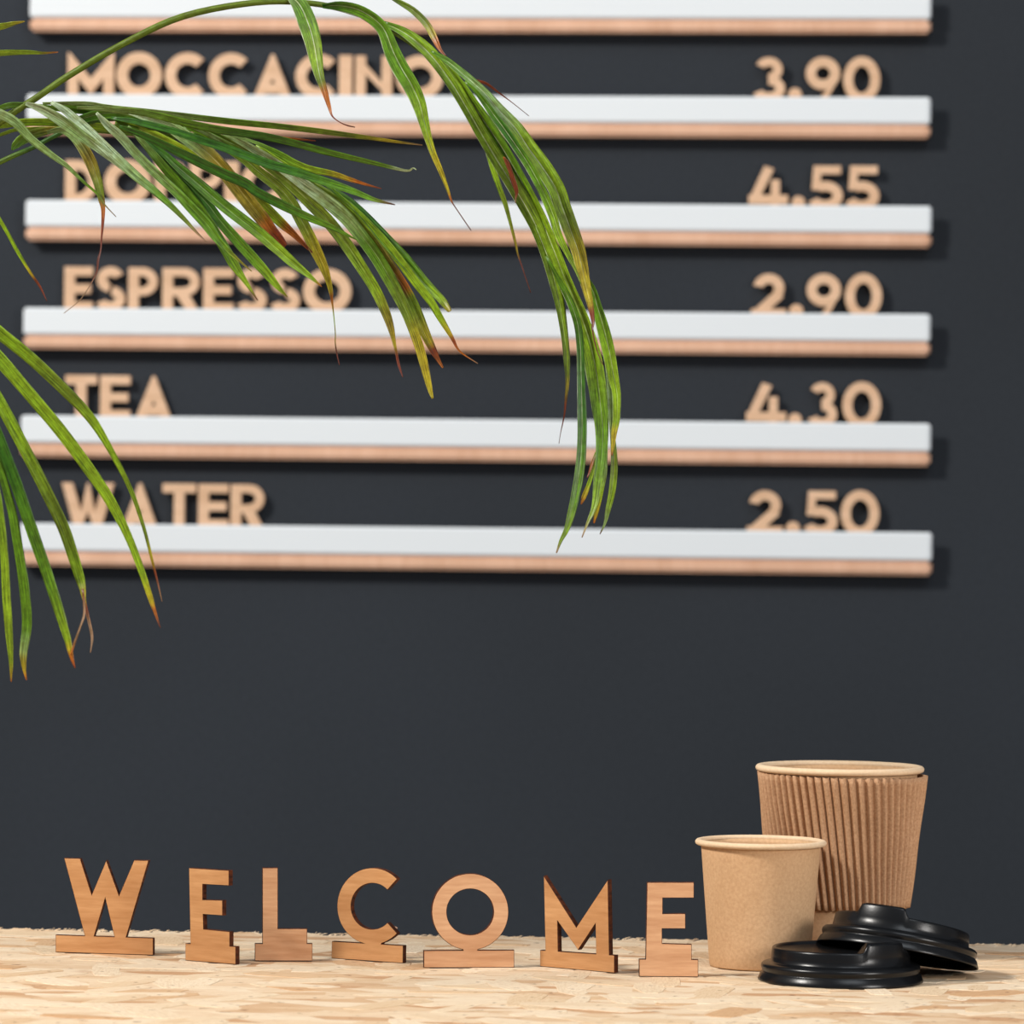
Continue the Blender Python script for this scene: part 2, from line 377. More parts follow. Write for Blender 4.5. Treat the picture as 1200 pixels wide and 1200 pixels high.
# ------------------------------------------------------------------ menu glyphs (px units: w width, h cap height)
def glyph(ch, w, h, t):
    S = []
    if ch == 'M': S = [[(0,0),(0,h),(2,h),(w/2,h*.42),(w-2,h),(w,h),(w,0),(w-t,0),(w-t,h*.42),(w/2,h*.06),(t,h*.42),(t,0)]]
    elif ch == 'O': S = arc(w/2, h/2, w/2, h/2+1, 0, 360, t+1)
    elif ch == '0': S = arc(w/2, h/2, w/2, h/2+1, 0, 360, t)
    elif ch == 'C': S = arc(w*.56, h/2, w*.56, h/2+1, 45, 315, t+.5)
    elif ch == 'A': S = [[(0,0),(w/2-1.5,h),(w/2+1.5,h),(w/2+4,h*.62),(t*.95,0)], [(w,0),(w/2+1.5,h),(w/2-1.5,h),(w/2-4,h*.62),(w-t*.95,0)], [(w*.2,h*.1),(w*.8,h*.1),(w*.72,h*.32),(w*.28,h*.32)]]
    elif ch == 'I': S = [[(0,0),(w,0),(w,h),(0,h)]]
    elif ch == 'N': S = [[(0,0),(t,0),(t,h),(0,h)], [(w-t,0),(w,0),(w,h),(w-t,h)], [(0,h),(3,h),(w,h*.1),(w,0),(w-3,0),(0,h*.82)]]
    elif ch == 'D': S = [[(0,0),(t,0),(t,h),(0,h)], [(t*.9,0),(w-h*.48,0),(w-h*.48,t*.85),(t*.9,t*.85)], [(t*.9,h-t*.85),(w-h*.48,h-t*.85),(w-h*.48,h),(t*.9,h)]] + arc(w-h*.5, h/2, h/2, h/2, 90, -90, t*.9)
    elif ch in 'PR':
        r = h*.32; cx = w-r-1
        S = [[(0,0),(t,0),(t,h),(0,h)], [(t*.9,h-t*.8),(cx,h-t*.8),(cx,h),(t*.9,h)], [(t*.9,h-2*r),(cx,h-2*r),(cx,h-2*r+t*.8),(t*.9,h-2*r+t*.8)]] + arc(cx, h-r, r+1, r, 90, -90, t*.85)
        if ch == 'R': S += [[(w*.34,h*.42),(w*.70,h*.42),(w,0),(w-t*1.15,0)]]
    elif ch == 'E': S = [[(0,0),(t,0),(t,h),(0,h)]] + [[(t*.9,y),(x,y),(x,y+t*.86),(t*.9,y+t*.86)] for y, x in ((0,w),(h/2-t*.43,w*.93),(h-t*.86,w))]
    elif ch == 'T': S = [[(w/2-t/2,0),(w/2+t/2,0),(w/2+t/2,h),(w/2-t/2,h)], [(0,h-t*.88),(w,h-t*.88),(w,h),(0,h)]]
    elif ch == 'W': S = [[(0,h),(t,h),(w*.37,h*.35),(w/2-1,h),(w/2+1,h),(w*.63,h*.35),(w-t,h),(w,h),(w*.76,0),(w*.62,0),(w/2,h*.36),(w*.38,0),(w*.24,0)]]
    elif ch == 'S':
        r = h*.28; S = arc(w/2, h-r, w*.46, r+.5, 25, 262, t*.92) + arc(w/2, r, w*.5, r+.5, 80, -160, t*.92)
    elif ch == '2':
        r = h*.32; S = arc(w*.5, h-r, w*.44, r+.5, 170, -40, t) + [seg((w*.82,h*.56),(t*.55,t*.3),t*1.05)] + [[(0,0),(w,0),(w,t*.9),(0,t*.9)]]
    elif ch == '3':
        r = h*.29; S = arc(w*.46, h-r*.95, w*.42, r*.95, 155, -88, t*.9) + arc(w*.46, r, w*.50, r+.5, 92, -158, t*.95)
    elif ch == '5':
        S = [[(w*.12,h),(w*.92,h),(w*.92,h-t*.85),(w*.12,h-t*.85)], [(w*.10,h),(w*.10+t*.85,h),(w*.05+t*.85,h*.45),(w*.05,h*.45)]] + arc(w*.45, h*.32, w*.53, h*.33, 125, -155, t)
    elif ch == '9':
        S = arc(w*.5, h*.64, w*.5, h*.37, 0, 360, t*1.02) + [[(w*.98,h*.56),(w*.72,h*.36),(w*.32,0),(w*.60,0)]]
    elif ch == '4':
        S = [[(w*.40,h),(w*.64,h*.93),(w*.27,h*.24),(0,h*.20)], [(0,h*.12),(w,h*.12),(w,h*.33),(0,h*.33)], [(w*.57,0),(w*.57+t*.9,0),(w*.57+t*.9,h*.68),(w*.57,h*.68)]]
    elif ch == '.':
        n = 14; S = [[(w/2+w*.46*math.cos(2*math.pi*i/n), 8+8*math.sin(2*math.pi*i/n)) for i in range(n)]]
    return S
ROWS = [
 (1, 'MOCCACINO', [(79,133),(136,189),(193,240),(244,291),(297,341),(346,394),(397,412),(416,459),(464,519)], 62, 66),
 (2, 'DOPPIO', [(76,114),(122,176),(181,218),(222,259),(263,279),(282,336)], 188, 190),
 (3, 'ESPRESSO', [(75,108),(112,146),(150,184),(190,233),(238,273),(277,312),(316,351),(355,411)], 313, 316),
 (4, 'TEA', [(76,113),(117,152),(158,201)], 440, 441),
 (5, 'WATER', [(72,133),(143,184),(190,229),(232,267),(270,309)], 566, 568),
 (1, '3.90', [(883,921),(923,940),(944,984),(988,1031)], 67, 67),
 (2, '4.55', [(877,923),(927,944),(949,988),(992,1031)], 194, 194),
 (3, '2.90', [(880,921),(924,942),(945,985),(990,1033)], 321, 321),
 (4, '4.30', [(874,921),(923,940),(947,982),(987,1032)], 448, 448),
 (5, '2.50', [(875,917),(920,938),(943,982),(985,1030)], 575, 575)]
ordn = ['first', 'second', 'third', 'fourth', 'fifth', 'sixth', 'seventh', 'eighth', 'ninth']
for ri, word, xs, yl, yr in ROWS:
    mid, ang, h, hb = lip_top[ri]
    _, tl, _, _, tr_, _ = RAILS[ri]
    YP = WY - .0095
    for i, (ch, (xa, xb)) in enumerate(zip(word, xs)):
        xc = (xa+xb)/2
        ytop = yl + (yr-yl)*i/max(1, len(word)-1)
        ylip = tl + (tr_-tl)*(xc-30)/1060
        base = ylip + (5 if word[0].isdigit() else 3.5)          # glyph foot just behind the lip
        pz = lambda x, y: on_y(x, y, YP)
        o0 = pz(xa, base); s = (pz(xb, base).x - o0.x)/(xb-xa)
        hpx = base-ytop; wpx = xb-xa
        polys = [[(u*s, v*s) for u, v in P] for P in glyph(ch, wpx, hpx, 11.3 if word[0].isdigit() else 12)]
        xr_ = (o0.x-mid.x); zl = mid.z - math.sin(ang)*xr_ - h/2 + hb + .0003          # ledge top under this letter
        foot = zl - o0.z
        polys.append([(-.0005, foot), (wpx*s+.0005, foot), (wpx*s+.0005, .0012), (-.0005, .0012)])
        bm = extrude_polys(polys, .0042)
        bm.transform(Matrix.Translation((0, 0, -foot)))
        kind = 'decimal_point' if ch == '.' else ('wooden_digit' if ch.isdigit() else 'wooden_letter')
        o = bm_obj(kind, bm, [M_menu, M_menu]); o.location = (o0.x, YP, zl)
        what = 'price ' + word if word[0].isdigit() else 'word ' + word
        by = dict(zip(('3.90','4.55','2.90','4.30','2.50'), ('MOCCACINO','DOPPIO','ESPRESSO','TEA','WATER'))).get(word)
        num = dict(zip('023459', ('zero','two','three','four','five','nine'))).get(ch)
        if ch == '.': tag(o, f'small round wooden decimal point in the price beside {by}', 'decimal point', f'wooden characters of the {what}')
        elif ch.isdigit(): tag(o, f'pale wooden {num}, {ordn[i if i == 0 else i-1]} digit of the price beside {by}', 'digit', f'wooden characters of the {what}')
        else: tag(o, f'pale wooden letter {ch}, {ordn[i]} letter of {word} on the menu wall', 'letter', f'wooden characters of the {what}')

# ------------------------------------------------------------------ cups
def cup(px, depth, rt, rb, hh, rim, label, group):
    p = at(px, 1130, depth); p.z = ST
    c = tag(empty('paper_cup', p), label, 'cup', group)
    zt = hh - rim*1.1
    def rad(z): return rb + (rt-rb)*z/zt
    prof = [(0, .004), (rb-.001, .004), (rb-.0012, .0002), (rb-.0003, 0), (rb, .0006)]
    prof += [(rad(z), z) for z in [zt*i/10 for i in range(1, 11)]]
    prof += [(rad(zt)-.0006, zt+rim*.4), (rad(zt)-.0009, zt-.001)] + [(rad(z)-.0007, z) for z in [zt*i/10 for i in range(9, 0, -1)]] + [(rb-.0012, .0052), (0, .0052)]
    bm_obj('body', lathe_bm(prof, 128), M_kraft, c, True)
    rr = []
    for i in range(12):
        a = 2*math.pi*i/12; rr.append((rt + rim*.42 + rim*.66*math.cos(a), zt + rim*.42 + rim*.56*math.sin(a)))
    bm_obj('rolled_rim', lathe_bm(rr, 128, close=True), M_rim, c, True)
    # overlapped seam strip inside the cup, facing the camera
    bm = bmesh.new(); a0 = R(78); ring = []
    for i in range(9):
        z = .008 + (zt-.009)*i/8; r_ = rad(z) - .0007
        ring.append([bm.verts.new(((r_-o_)*math.cos(a0+da), (r_-o_)*math.sin(a0+da), z)) for da, o_ in ((0, 0), (0, .0004), (.12, .0004), (.12, 0))])
    for a, b_ in zip(ring, ring[1:]):
        for k in range(4): bm.faces.new((a[k], a[(k+1) % 4], b_[(k+1) % 4], b_[k]))
    bm.faces.new(ring[0]); bm.faces.new(ring[-1])
    bm_obj('seam', bm, M_kraft, c)
    return c, rad
cup(890, 2.012, .0282, .0236, .0600, .0026, 'small plain kraft paper cup without a sleeve, standing right of the last letter E', 'kraft paper cups')
big, rad = cup(981.5, 2.068, .0376, .0285, .0925, .0030, 'tall kraft paper cup in a ribbed cardboard sleeve, behind the small cup and lids', 'kraft paper cups')
# corrugated sleeve
N = 62*10; bm = bmesh.new(); rows = []; z0, z1 = .0243, .0878; nz_ = 20
def srow(z, outer, k):
    t = (z-z0)/(z1-z0); a = 2*math.pi*k/N; tw = -.20*(t-.5)*(.5+.5*math.cos(a+math.pi/2+.25))
    base = .0318 + (.0389-.0318)*t
    cr = abs(math.sin(math.pi*k/10))**1.0
    wob = .00018*math.sin(5*a+9*t)
    r_ = base + (.0026*cr - .0002 + wob if outer else -.0002)
    aa = a + tw
    return (r_*math.cos(aa), r_*math.sin(aa), z + (.0004*math.sin(k*.7) if outer and (z == z0 or z == z1) else 0))
for outer in (True, False):
    zs = [z0+(z1-z0)*i/nz_ for i in range(nz_+1)]
    if not outer: zs = zs[::-1]
    for z in zs: rows.append([bm.verts.new(srow(z, outer, k)) for k in range(N)])
for i in range(len(rows)):
    A, B = rows[i], rows[(i+1) % len(rows)]
    for k in range(N): bm.faces.new((A[k], A[(k+1) % N], B[(k+1) % N], B[k]))
o = bm_obj('sleeve', bm, M_sleeve, big, True); tag(o, 'corrugated brown cardboard sleeve')
o.rotation_euler = (0, R(.6), 0); o.location = (.0004, 0, 0)
# ------------------------------------------------------------------ lids
def sm(x): x = max(0, min(1, x)); return x*x*(3-2*x)
def lid(p, rot, spout, label):
    k_ = .0372/.0372
    prof = [(37.2,0),(37.3,.5),(36.8,1.6),(36.2,3.2),(35.6,3.8),(35.2,4.3),(35.6,4.9),(35.9,6.0),(35.7,7.1),(34.9,7.8),(33.4,8.2),(32.1,8.4),(31.5,8.9),(31.3,11.0),(31.0,14.0),(30.8,14.6),(30.3,15.0),(29.5,14.9),(28.9,14.3),(28.5,13.6),(27.6,13.2),(24,13.1),(20,13.1),(16,13.1),(8,13.2),(0,13.2)]
    def mod(i, a, r, z):
        d = abs((a - spout + math.pi) % (2*math.pi) - math.pi)
        s = 1 - sm((d - R(19))/R(5))
        if i >= 13:
            if r > 22:
                tgt = 19.3
                if i < 18: return r, z + s*3.9*sm((i-12)/2.)
                return r, z + s*(tgt - z) if r > 24.5 else z + s*(17.8 - z)
            if r > 16: return r, z + s*2.0
        return r, z
    bm = lathe_bm(prof, 180, mod)
    bm.transform(Matrix.Scale(.001015, 4))
    o = bm_obj('cup_lid', bm, M_lid, None, True)
    md = o.modifiers.new('wall', 'SOLIDIFY'); md.thickness = .0006; md.offset = -1
    o.matrix_world = Matrix.Translation(p) @ rot
    tag(o, label, 'lid', 'black plastic cup lids')
p = at(985, 1140, 1.953); p.z = ST
lid(p, Matrix.Identity(4), R(-90+43), 'black plastic cup lid lying flat in front of the small cup')
p = at(1051.5, 1121, 1.979); p.z = .0093
nrm = Vector((.155, .185, 1)).normalized()
lid(p, Vector((0, 0, 1)).rotation_difference(nrm).to_matrix().to_4x4(), R(-90-20), 'black plastic cup lid tilted, leaning on the flat lid')

# ------------------------------------------------------------------ palm
pp = at(-700, 900, 2.0); pp.z = ST
palm = tag(empty('potted_palm', pp), 'green palm with drooping brown-tipped leaves hanging across the menu from the left', 'plant')
prof = [(0,.002),(.042,.002),(.045,0),(.048,.004),(.060,.085),(.064,.086),(.066,.105),(.062,.107),(.059,.105),(.057,.09),(.045,.012),(0,.012)]
bm_obj('pot', lathe_bm(prof, 64), M_pot, palm, True)
bm_obj('soil', lathe_bm([(0,.094),(.03,.096),(.0575,.092),(.055,.08),(0,.08)], 48), M_soil, palm, True)
TONE = {'d': (60,116,16), 'g': (108,158,26), 'b': (152,190,32), 'l': (168,196,30), 'p': (150,184,112), 'h': (190,212,172), 'y': (196,180,40),  # p, h: partly glaucous green, with glossy sheen painted into the colour
        'u': (160,142,40), 'o': (206,118,34), 'r': (146,66,34), 'm': (120,66,56), 'k': (176,140,112), 's': (124,148,36)}
TONE = {k: lin(v) for k, v in TONE.items()}
def cat(P, n):
    out = []
    Q = [P[0]*2-P[1]] + P + [P[-1]*2-P[-2]]
    for i in range(1, len(Q)-2):
        for k in range(n):
            t = k/n; a, b, c, d = Q[i-1:i+3]
            out.append(.5*((2*b) + (c-a)*t + (2*a-5*b+4*c-d)*t*t + (3*b-a-3*c+d)*t*t*t))
    out.append(P[-1]); return out
def tone_at(st, t):
    for (a, ca), (b, cb) in zip(st, st[1:]):
        if t <= b:
            f = sm((t-a)/max(1e-6, b-a)); return [x+(y-x)*f for x, y in zip(TONE[ca], TONE[cb])]
    return TONE[st[-1][1]]
def ribbon(P, W, st, roll0, roll1, fold, parent, name='leaf', seed=0, sub=4, rib=0):
    """P: points in space, W: apparent widths (m)"""
    rn = random.Random(seed)
    pts = cat(P, sub); ws = [x.x for x in cat([Vector((a, 0, 0)) for a in W], sub)]
    n = len(pts); acc = [0]
    for a, b_ in zip(pts, pts[1:]): acc.append(acc[-1] + (b_-a).length)
    bm = bmesh.new(); tone = bm.verts.layers.float_color.new('tone'); acr = bm.verts.layers.float_vector.new('across')
    secs = []; uoff = rn.uniform(0, 50); US = (-1, -.9, -.5, -.09, 0, .09, .5, 1) if rib else (-1, -.5, 0, .5, 1)
    prevw = None
    for i, (p_, w_) in enumerate(zip(pts, ws)):
        tg = (pts[min(i+1, n-1)] - pts[max(i-1, 0)]).normalized()
        view = (p_ - C0).normalized()
        wd = tg.cross(view).normalized()
        if prevw is not None and wd.dot(prevw) < 0: wd = -wd
        prevw = wd.copy()
        t = acc[i]/acc[-1]
        ro = roll0 + (roll1-roll0)*t
        wd = Matrix.Rotation(ro, 3, tg) @ wd; nm = wd.cross(tg).normalized()
        if nm.dot(view) > 0: nm = -nm          # towards the viewer
        hw = max(w_, .0002)/2/max(.45, math.cos(ro))
        th = min(.00022, hw*.5)
        col = tone_at(st, t); sec = []
        for side in (1, -1):
            for u in (US if side == 1 else US[::-1]):
                c = p_ + wd*hw*u + nm*(hw*fold*(abs(u)-.45) + hw*.10*math.sin(u*3.1)) + nm*th*.5*side*(1-.8*abs(u))
                v = bm.verts.new(c)
                k = 1.0 if u else 1.12
                e = 0.06*(1 if abs(u) == 1 else 0)
                cc = [min(1, col[0]*k+e*col[0]*2), min(1, col[1]*k+e*col[1]), col[2]*k]
                if rib and u in (0, -1) and w_ > .003:
                    f_ = .95*rib*min(1, (1-t)*1.8); cc = [a_*(1-f_)+b_*f_ for a_, b_ in zip(cc, (.86, .92, .70))]
                v[tone] = (*cc, 1)
                v[acr] = (u*.5*max(.25, hw*2/.005)*.5 + uoff, acc[i]*60, 0); sec.append(v)
        secs.append(sec)
    for a, b_ in zip(secs, secs[1:]):
        m = len(a)
        for k in range(m): bm.faces.new((a[k], b_[k], b_[(k+1) % m], a[(k+1) % m]))
    bm.faces.new(secs[0]); bm.faces.new(secs[-1])
    bm.transform(Matrix.Translation(-Vector(pp)))
    return bm_obj(name, bm, M_leaf, parent, True)
def stem(P, W, st, parent):
    pts = cat(P, 5); ws = [x.x for x in cat([Vector((a, 0, 0)) for a in W], 5)]
    bm = bmesh.new(); tone = bm.verts.layers.float_color.new('tone'); acr = bm.verts.layers.float_vector.new('across'); secs = []; n = len(pts)
    for i, (p_, w_) in enumerate(zip(pts, ws)):
        tg = (pts[min(i+1, n-1)]-pts[max(i-1, 0)]).normalized(); s_ = tg.cross(Vector((0, 1, 0))).normalized(); q_ = tg.cross(s_)
        col = tone_at(st, i/(n-1)); sec = []
        for k in range(8):
            a = k*math.pi/4; v = bm.verts.new(p_ + (s_*math.cos(a) + q_*math.sin(a))*w_/2); v[tone] = (*col, 1); v[acr] = (k*.3, i*.2, 0); sec.append(v)
        secs.append(sec)
    for a, b_ in zip(secs, secs[1:]):
        for k in range(8): bm.faces.new((a[k], b_[k], b_[(k+1) % 8], a[(k+1) % 8]))
    bm.faces.new(secs[0]); bm.faces.new(secs[-1])
    bm.transform(Matrix.Translation(-Vector(pp)))
    return bm_obj('frond_stem', bm, M_leaf, parent, True)
def parse(s): return [tuple(float(v) for v in q_.split(',')) for q_ in s.split()]
def stops(s):
    out = []
    for q_ in s.split(): out.append((float(q_[:-1]), q_[-1]))
    return out
LN = 0
def leaf(fr, s, st, d0, d1, roll=(.2, .4), fold=.35):
    """s: traced 'x,y,width' stations; d0..d1 distance from the camera along the blade"""
    global LN; LN += 1
    T = parse(s); m = len(T)-1
    P = []; W = []
    rn = random.Random(LN*17)
    ph = rn.uniform(0, 6); am = rn.uniform(.002, .006)
    for i, (x, y, w_) in enumerate(T):
        d = d0 + (d1-d0)*i/m + am*math.sin(ph + 2.2*i/m)
        P.append(at(x, y, d)); W.append(w_*d/F)
    return ribbon(P, W, stops(st), roll[0], roll[1], fold, fr, seed=LN, rib=.9 if fr is f1 else (.35 if fr is f2 and max(W) > .0048 else 0))
def frond(s, st, ds):
    T = parse(s); m = len(T)-1
    return stem([at(x, y, ds[0]+(ds[1]-ds[0])*i/m) for i, (x, y, w_) in enumerate(T)], [w_*2.3/F for _, _, w_ in T], stops(st), palm)
# --- frond one: the high arch
f1 = frond('-700,830,9 -560,640,9 -380,430,8 -190,280,8 -60,193,8 0,143,7.5 45,113,7 80,89,7 145,51,7 215,19,7 300,3,6.5 365,4,6 415,15,6 455,33,6 500,64,6 545,105,5 590,165,4 630,245,3', '0u .35s .6s 1g', (2.0, 2.035))
leaf(f1, '338,-8,9 352,7,19 361,28,22 367,48,20 371,70,16 375,90,11 381,108,7.5 386,125,4.5 389.5,136,2 398,143,1.2 407,147,1.6 416,149,1.2', '0p .15g .45b .6s .68o .8o .84r 1m', 2.02, 2.0, (.1, .45))
leaf(f1, '378,7,5 400,7,12 425,14,14 448,32,15 460,60,19 470,80,20 482,100,19 491,120,17 496.5,140,13 501.5,160,9.5 508,180,7.5 516.5,200,6 524,220,4 529,235,2 535,245,1.2 552,270,1.2', '0d .15g .4g .6b .75y .84y .87o .9m 1m', 2.015, 1.995, (.5, .2))
leaf(f1, '425,-22,3 448,-10,4 464,0,5.5 484,12,8 500,28,8.5 510,46,7.5 516,58,4 523,66,1.2', '0g .6s .75y .8o 1r', 2.05, 2.03)
leaf(f1, '450,27,5 470,36,10 490,50,14 510,70,16 530,98,15 548,128,14 565,158,15 583,188,16 600,215,17 617,243,18 630,268,17 641,297,16 650,330,14 657,362,11 662,397,8.5 664,420,8 665,445,5 663,470,3 661,488,1.8 657,507,.8 655,520,.7', '0g .1b .3b .45s .6b .75b .85s .88y .92r 1m', 2.03, 2.0, (-.4, -.1))
leaf(f1, '470,38,5 500,60,10 527,86,15 550,118,18 572,150,18 592,180,18 610,212,17 625,240,17 637,265,17 650,297,17 662,328,17 675,357,17 685,383,19 693,410,21 699,441,22 703,472,20 706,503,16 705,535,13 701,566,11 697,593,7 689,612,3.5 682,630,1.2', '0b .3g .45b .6b .85g .95b 1k', 2.02, 1.985, (.5, .25), .45)
leaf(f1, '640,300,3 660,337,7 670,358,9 677,380,9 680,405,9 681,440,9.5 682,482,11 682,514,11 680,545,11.5 675,576,10.5 670,599,9.5 664,620,6.5 657,634,4 652,648,1.6', '0g .5d .8g .95b 1k', 2.0, 1.98, (.3, -.3))
leaf(f1, '505,60,3 522,70,7 542,86,9 566,107,10 584,128,13 604,150,16 620,174,19 636,196,20 651,220,20 659,243,20 668,267,19 677,292,17 682,313,14.5 687,337,11 692,358,7.5 695,377,4 694.5,388,2 700,412,1.1 707,428,1', '0g .25p .35b .5b .6s .7y .82y .85r 1m', 2.012, 1.975, (-.5, .15))
leaf(f1, '655,280,3 677,313,6 693,337,9 700,360,12 708,388,15 714,413,15 719,441,13 723,462,10 723,489,8.5 720,508,6.5 718,526,3.5 717,534,1', '0d .3g .7b .85b .9y .96y 1r', 1.995, 1.985, (.3, .5))
leaf(f1, '708,405,3 712,430,6 715,462,6.5 716,493,5 719,524,7 719.6,549,8.5 717,576,8 712,599,6 708.5,614,3 703,626,1', '0g .3p .6s .8b .95p 1m', 2.0, 2.0, (.2, -.3))
leaf(f1, '712,490,3 710,537,4 709.5,555,4 704,582,4 700,597,5.5 696,613,2', '0g .5p .7b .9y 1o', 2.0, 2.0)
leaf(f1, '704,500,2 700,532,3 696,549,4 690,568,5 684.6,582,5.5 681,591,1.2', '0g .5s .7b .85y 1o', 2.0, 2.01)
leaf(f1, '698,530,1.5 694,543,3 691,553,2.5 688,560,1', '0b .4o 1r', 2.01, 2.01)
leaf(f1, '545,95,3 562,112,6 578,134,9 590,150,10 604,170,10 620,194,10 636,224,10 648,252,10 655,275,9 667,300,6 675,317,3 681,333,1', '0g .3d .5g .8b 1s', 2.0, 1.98, (.3, .5), .5)
leaf(f1, '530,92,3 548,120,6 560,146,8 570,166,9 576,190,7.5 584,216,6.5 592,238,5.5 598,260,4 604,284,3 607,298,2 612,313,1.4 622,343,1', '0g .4b .65s .8u .86m 1m', 2.04, 2.03)
leaf(f1, '548,90,1.5 557,94,3 570,98,3.2 585,109,2 600,120,1 620,136,.7', '0r .4r 1m', 2.05, 2.04)
leaf(f1, '590,184,2 594,190,5 598,200,5 602,213,6 605.5,224,4.5 604.5,232,2 604,238,1', '0o .1r .8r 1k', 1.985, 1.985)
# --- frond two: the level spray
f2 = frond('-700,830,9 -600,690,9 -450,510,8 -250,330,7 -100,240,6 0,190,5.5 38,173,5 75,154,5 110,142,5 150,140,4 195,149,4 240,166,3.5 290,190,3 340,222,2.5', '0u .3s .5d .7d 1g', (2.0, 2.02))
leaf(f2, '-30,118,6 0,133,11 18,143,11 37,163,9.5 60,181,7.5 78,194,5.5 97,212,3.5 115,228,2.6 123,240,1.6 136,254,.8', '0h .3p .6p .8g 1k', 2.0, 1.985, (.2, .5))
leaf(f2, '55,155,4 72,152,8 86,159,11 97,172,13 107,190,14 112,204,12.5 115.5,215,11 119,233,8 121,245,5 120.5,262,3.4 119,280,2 118,293,1.8 115,305,3 112,322,1.5 95,350,1 75,367,.8', '0p .12p .25u .42s .5o .55r .72m .78r .85k 1k', 2.0, 1.99, (.5, .1))
leaf(f2, '30,121,4 50,128,10 72,141,13 95,158,13 117,174,11 135,188,9 155,204,7 178,223,2', '0h .4p .7h 1h', 1.992, 1.985, (.5, .2))
leaf(f2, '60,120,4 78,131,9 100,151,12 120,170,12 140,189,12 160,207,11 181,224,9 200,241,7 217,258,5 230,272,3 243,285,1', '0h .3h .55p .7g .85s .95k 1k', 1.988, 1.978, (-.4, -.1))
leaf(f2, '113,132,3 126,146,9 142,160,11 161,181,11 183,203,11 206,224,11 222,241,12 241,261,13 253,277,11 265,291,6.5 280,305,3.2 295,318,1', '0h .3p .6g .8g 1u', 1.986, 1.975, (.5, .2))
leaf(f2, '150,148,3 161,159,6 180,181,9 198,202,11 216,223,12 233,243,12 246,262,12 257,280,12 266,295,12 274,309,12 283,323,7.5 293,338,4 302,352,1', '0p .3g .7g .9b 1m', 1.994, 1.985, (.4, .1))
leaf(f2, '175,172,4 202,198,8 222,218,11 242,238,12 258,259,12 275,278,13 293,298,13 312,319,11 325,335,7 337,348,1', '0d .4d .7g .95b 1u', 1.998, 1.985, (.3, .4))
leaf(f2, '165,158,4 192,180,7 208,195,10 235,218,13 263,242,14 297,268,14 323,290,13 343,308,11 362,323,6 377,336,1', '0d .5g .8b .95b 1o', 1.996, 1.98, (-.3, -.2))
leaf(f2, '150,132,3 170,138,7 195,146,12 213,157,16 237,174,18 257,193,18 275,215,18 293,238,18 307,255,17 318,271,16 326,281,15 333,290,12', '0h .3p .5u .8u .87o .92r 1r', 2.0, 1.992, (.2, .3))
leaf(f2, '135,143,5 160,150,10 187,163,14 220,180,14 255,197,12 285,215,12 300,232,13 316,248,13 332,263,11 343,273,8 355,285,5 366,296,1.5', '0b .3l .7l .8l .86o 1r', 2.012, 2.004, (.1, .3))
leaf(f2, '140,148,3 160,155,7 187,167,9 220,183,11 257,201,12 287,214,12 302,225,11 335,242,11 363,255,9 393,268,6 418,281,1.2', '0d .6d .9g 1g', 1.982, 1.965, (.4, .2), .5)
leaf(f2, '130,138,3 160,143,7 200,153,8 233,164,9 270,176,10 313,192,11 347,202,10.5 380,213,10 410,223,8 438,234,5 463,240,1.2', '0d .6d .9g 1m', 1.99, 1.97, (-.4, -.3), .5)
leaf(f2, '90,126,3 120,127,6 170,132,8 220,144,9 253,151,9.5 287,156,9.5 313,160,9 347,168,8.5 380,177,8 413,185,6.5 447,193,5 476,200,3 484,197,1.8 488,199,1', '0p .3g .5d .9g .95h 1h', 1.985, 1.96, (.6, .4))
leaf(f2, '50,121,3 100,121,5 128,125,5 187,132,7 253,140,7.5 280,143,7.5 330,148,7 380,154,6.5 430,161,5 465,166,3 495,170,1', '0p .3p .5g .8s .93y 1k', 1.998, 1.98, (.5, .6))
leaf(f2, '255,150,2 297,157,3.4 338,162,2.6 370,165,1', '0g .4y .7o 1r', 2.01, 2.0)
leaf(f2, '270,158,3 302,168,4 330,182,8 345,191,9 363,198,8.5 388,203,7 413,211,5 432,217,2.5 447,221,1', '0p .3g .6b .75y .85o 1r', 1.998, 1.985)
leaf(f2, '215,148,3 237,157,6 262,171,9 287,187,10.5 302,200,12 327,220,13 342,238,14 352,256,14 362,275,14 370,292,14 378,309,12 384,325,8 388,342,5 389,351,3 391,368,1.3 393,390,1.2 393,402,1.4 395,415,1.6 398,428,1', '0g .3s .5s .65y .75y .78o .85b .9y .95m 1m', 2.008, 1.998, (.2, .4))
leaf(f2, '235,150,3 258,160,6 290,178,8 320,200,9 338,214,11 360,234,14 383,257,15 403,282,15 418,304,14 437,334,13 448,356,12 457,380,9 463,406,3.5 467,426,3 472,442,1.2', '0g .2s .5s .7b .85u .9y .93r 1m', 2.006, 1.995, (.4, .1))
leaf(f2, '250,150,3 275,162,7 313,184,10 350,211,13 380,233,15 405,254,16 422,274,16 440,298,16 452,318,16 464,340,15 475,362,13 483,382,12 492,408,11 499,435,9.5 504,456,6 507,467,2.5', '0p .25h .45p .55g .75s .85y 1y', 2.0, 1.985, (.5, .2))
leaf(f2, '300,170,3 330,190,5 367,217,9 397,236,11 418,258,12 437,282,12 456,310,12 474,338,12 486,362,13 497,389,12 507,410,8.5 513,421,5 519,431,2', '0b .4s .6u .7o .75b .9y .93r 1o', 2.006, 1.995, (-.2, -.4))
leaf(f2, '355,195,2 387,220,5 410,236,8 430,256,11 452,281,14 475,306,15 497,331,12 516,350,9.5 523,359,8 527,365,5', '0g .4d .7g .9b 1u', 1.995, 1.98, (-.5, -.2))
leaf(f2, '370,205,2 397,229,5 422,252,8 447,279,10 470,307,11 488,331,10.5 505,353,9.5 516,372,8 530,396,4.5 536,408,2.5 543,415,2 560,426,1', '0g .5b .75b .83y .86r .93o 1k', 1.998, 1.985, (.2, .4))
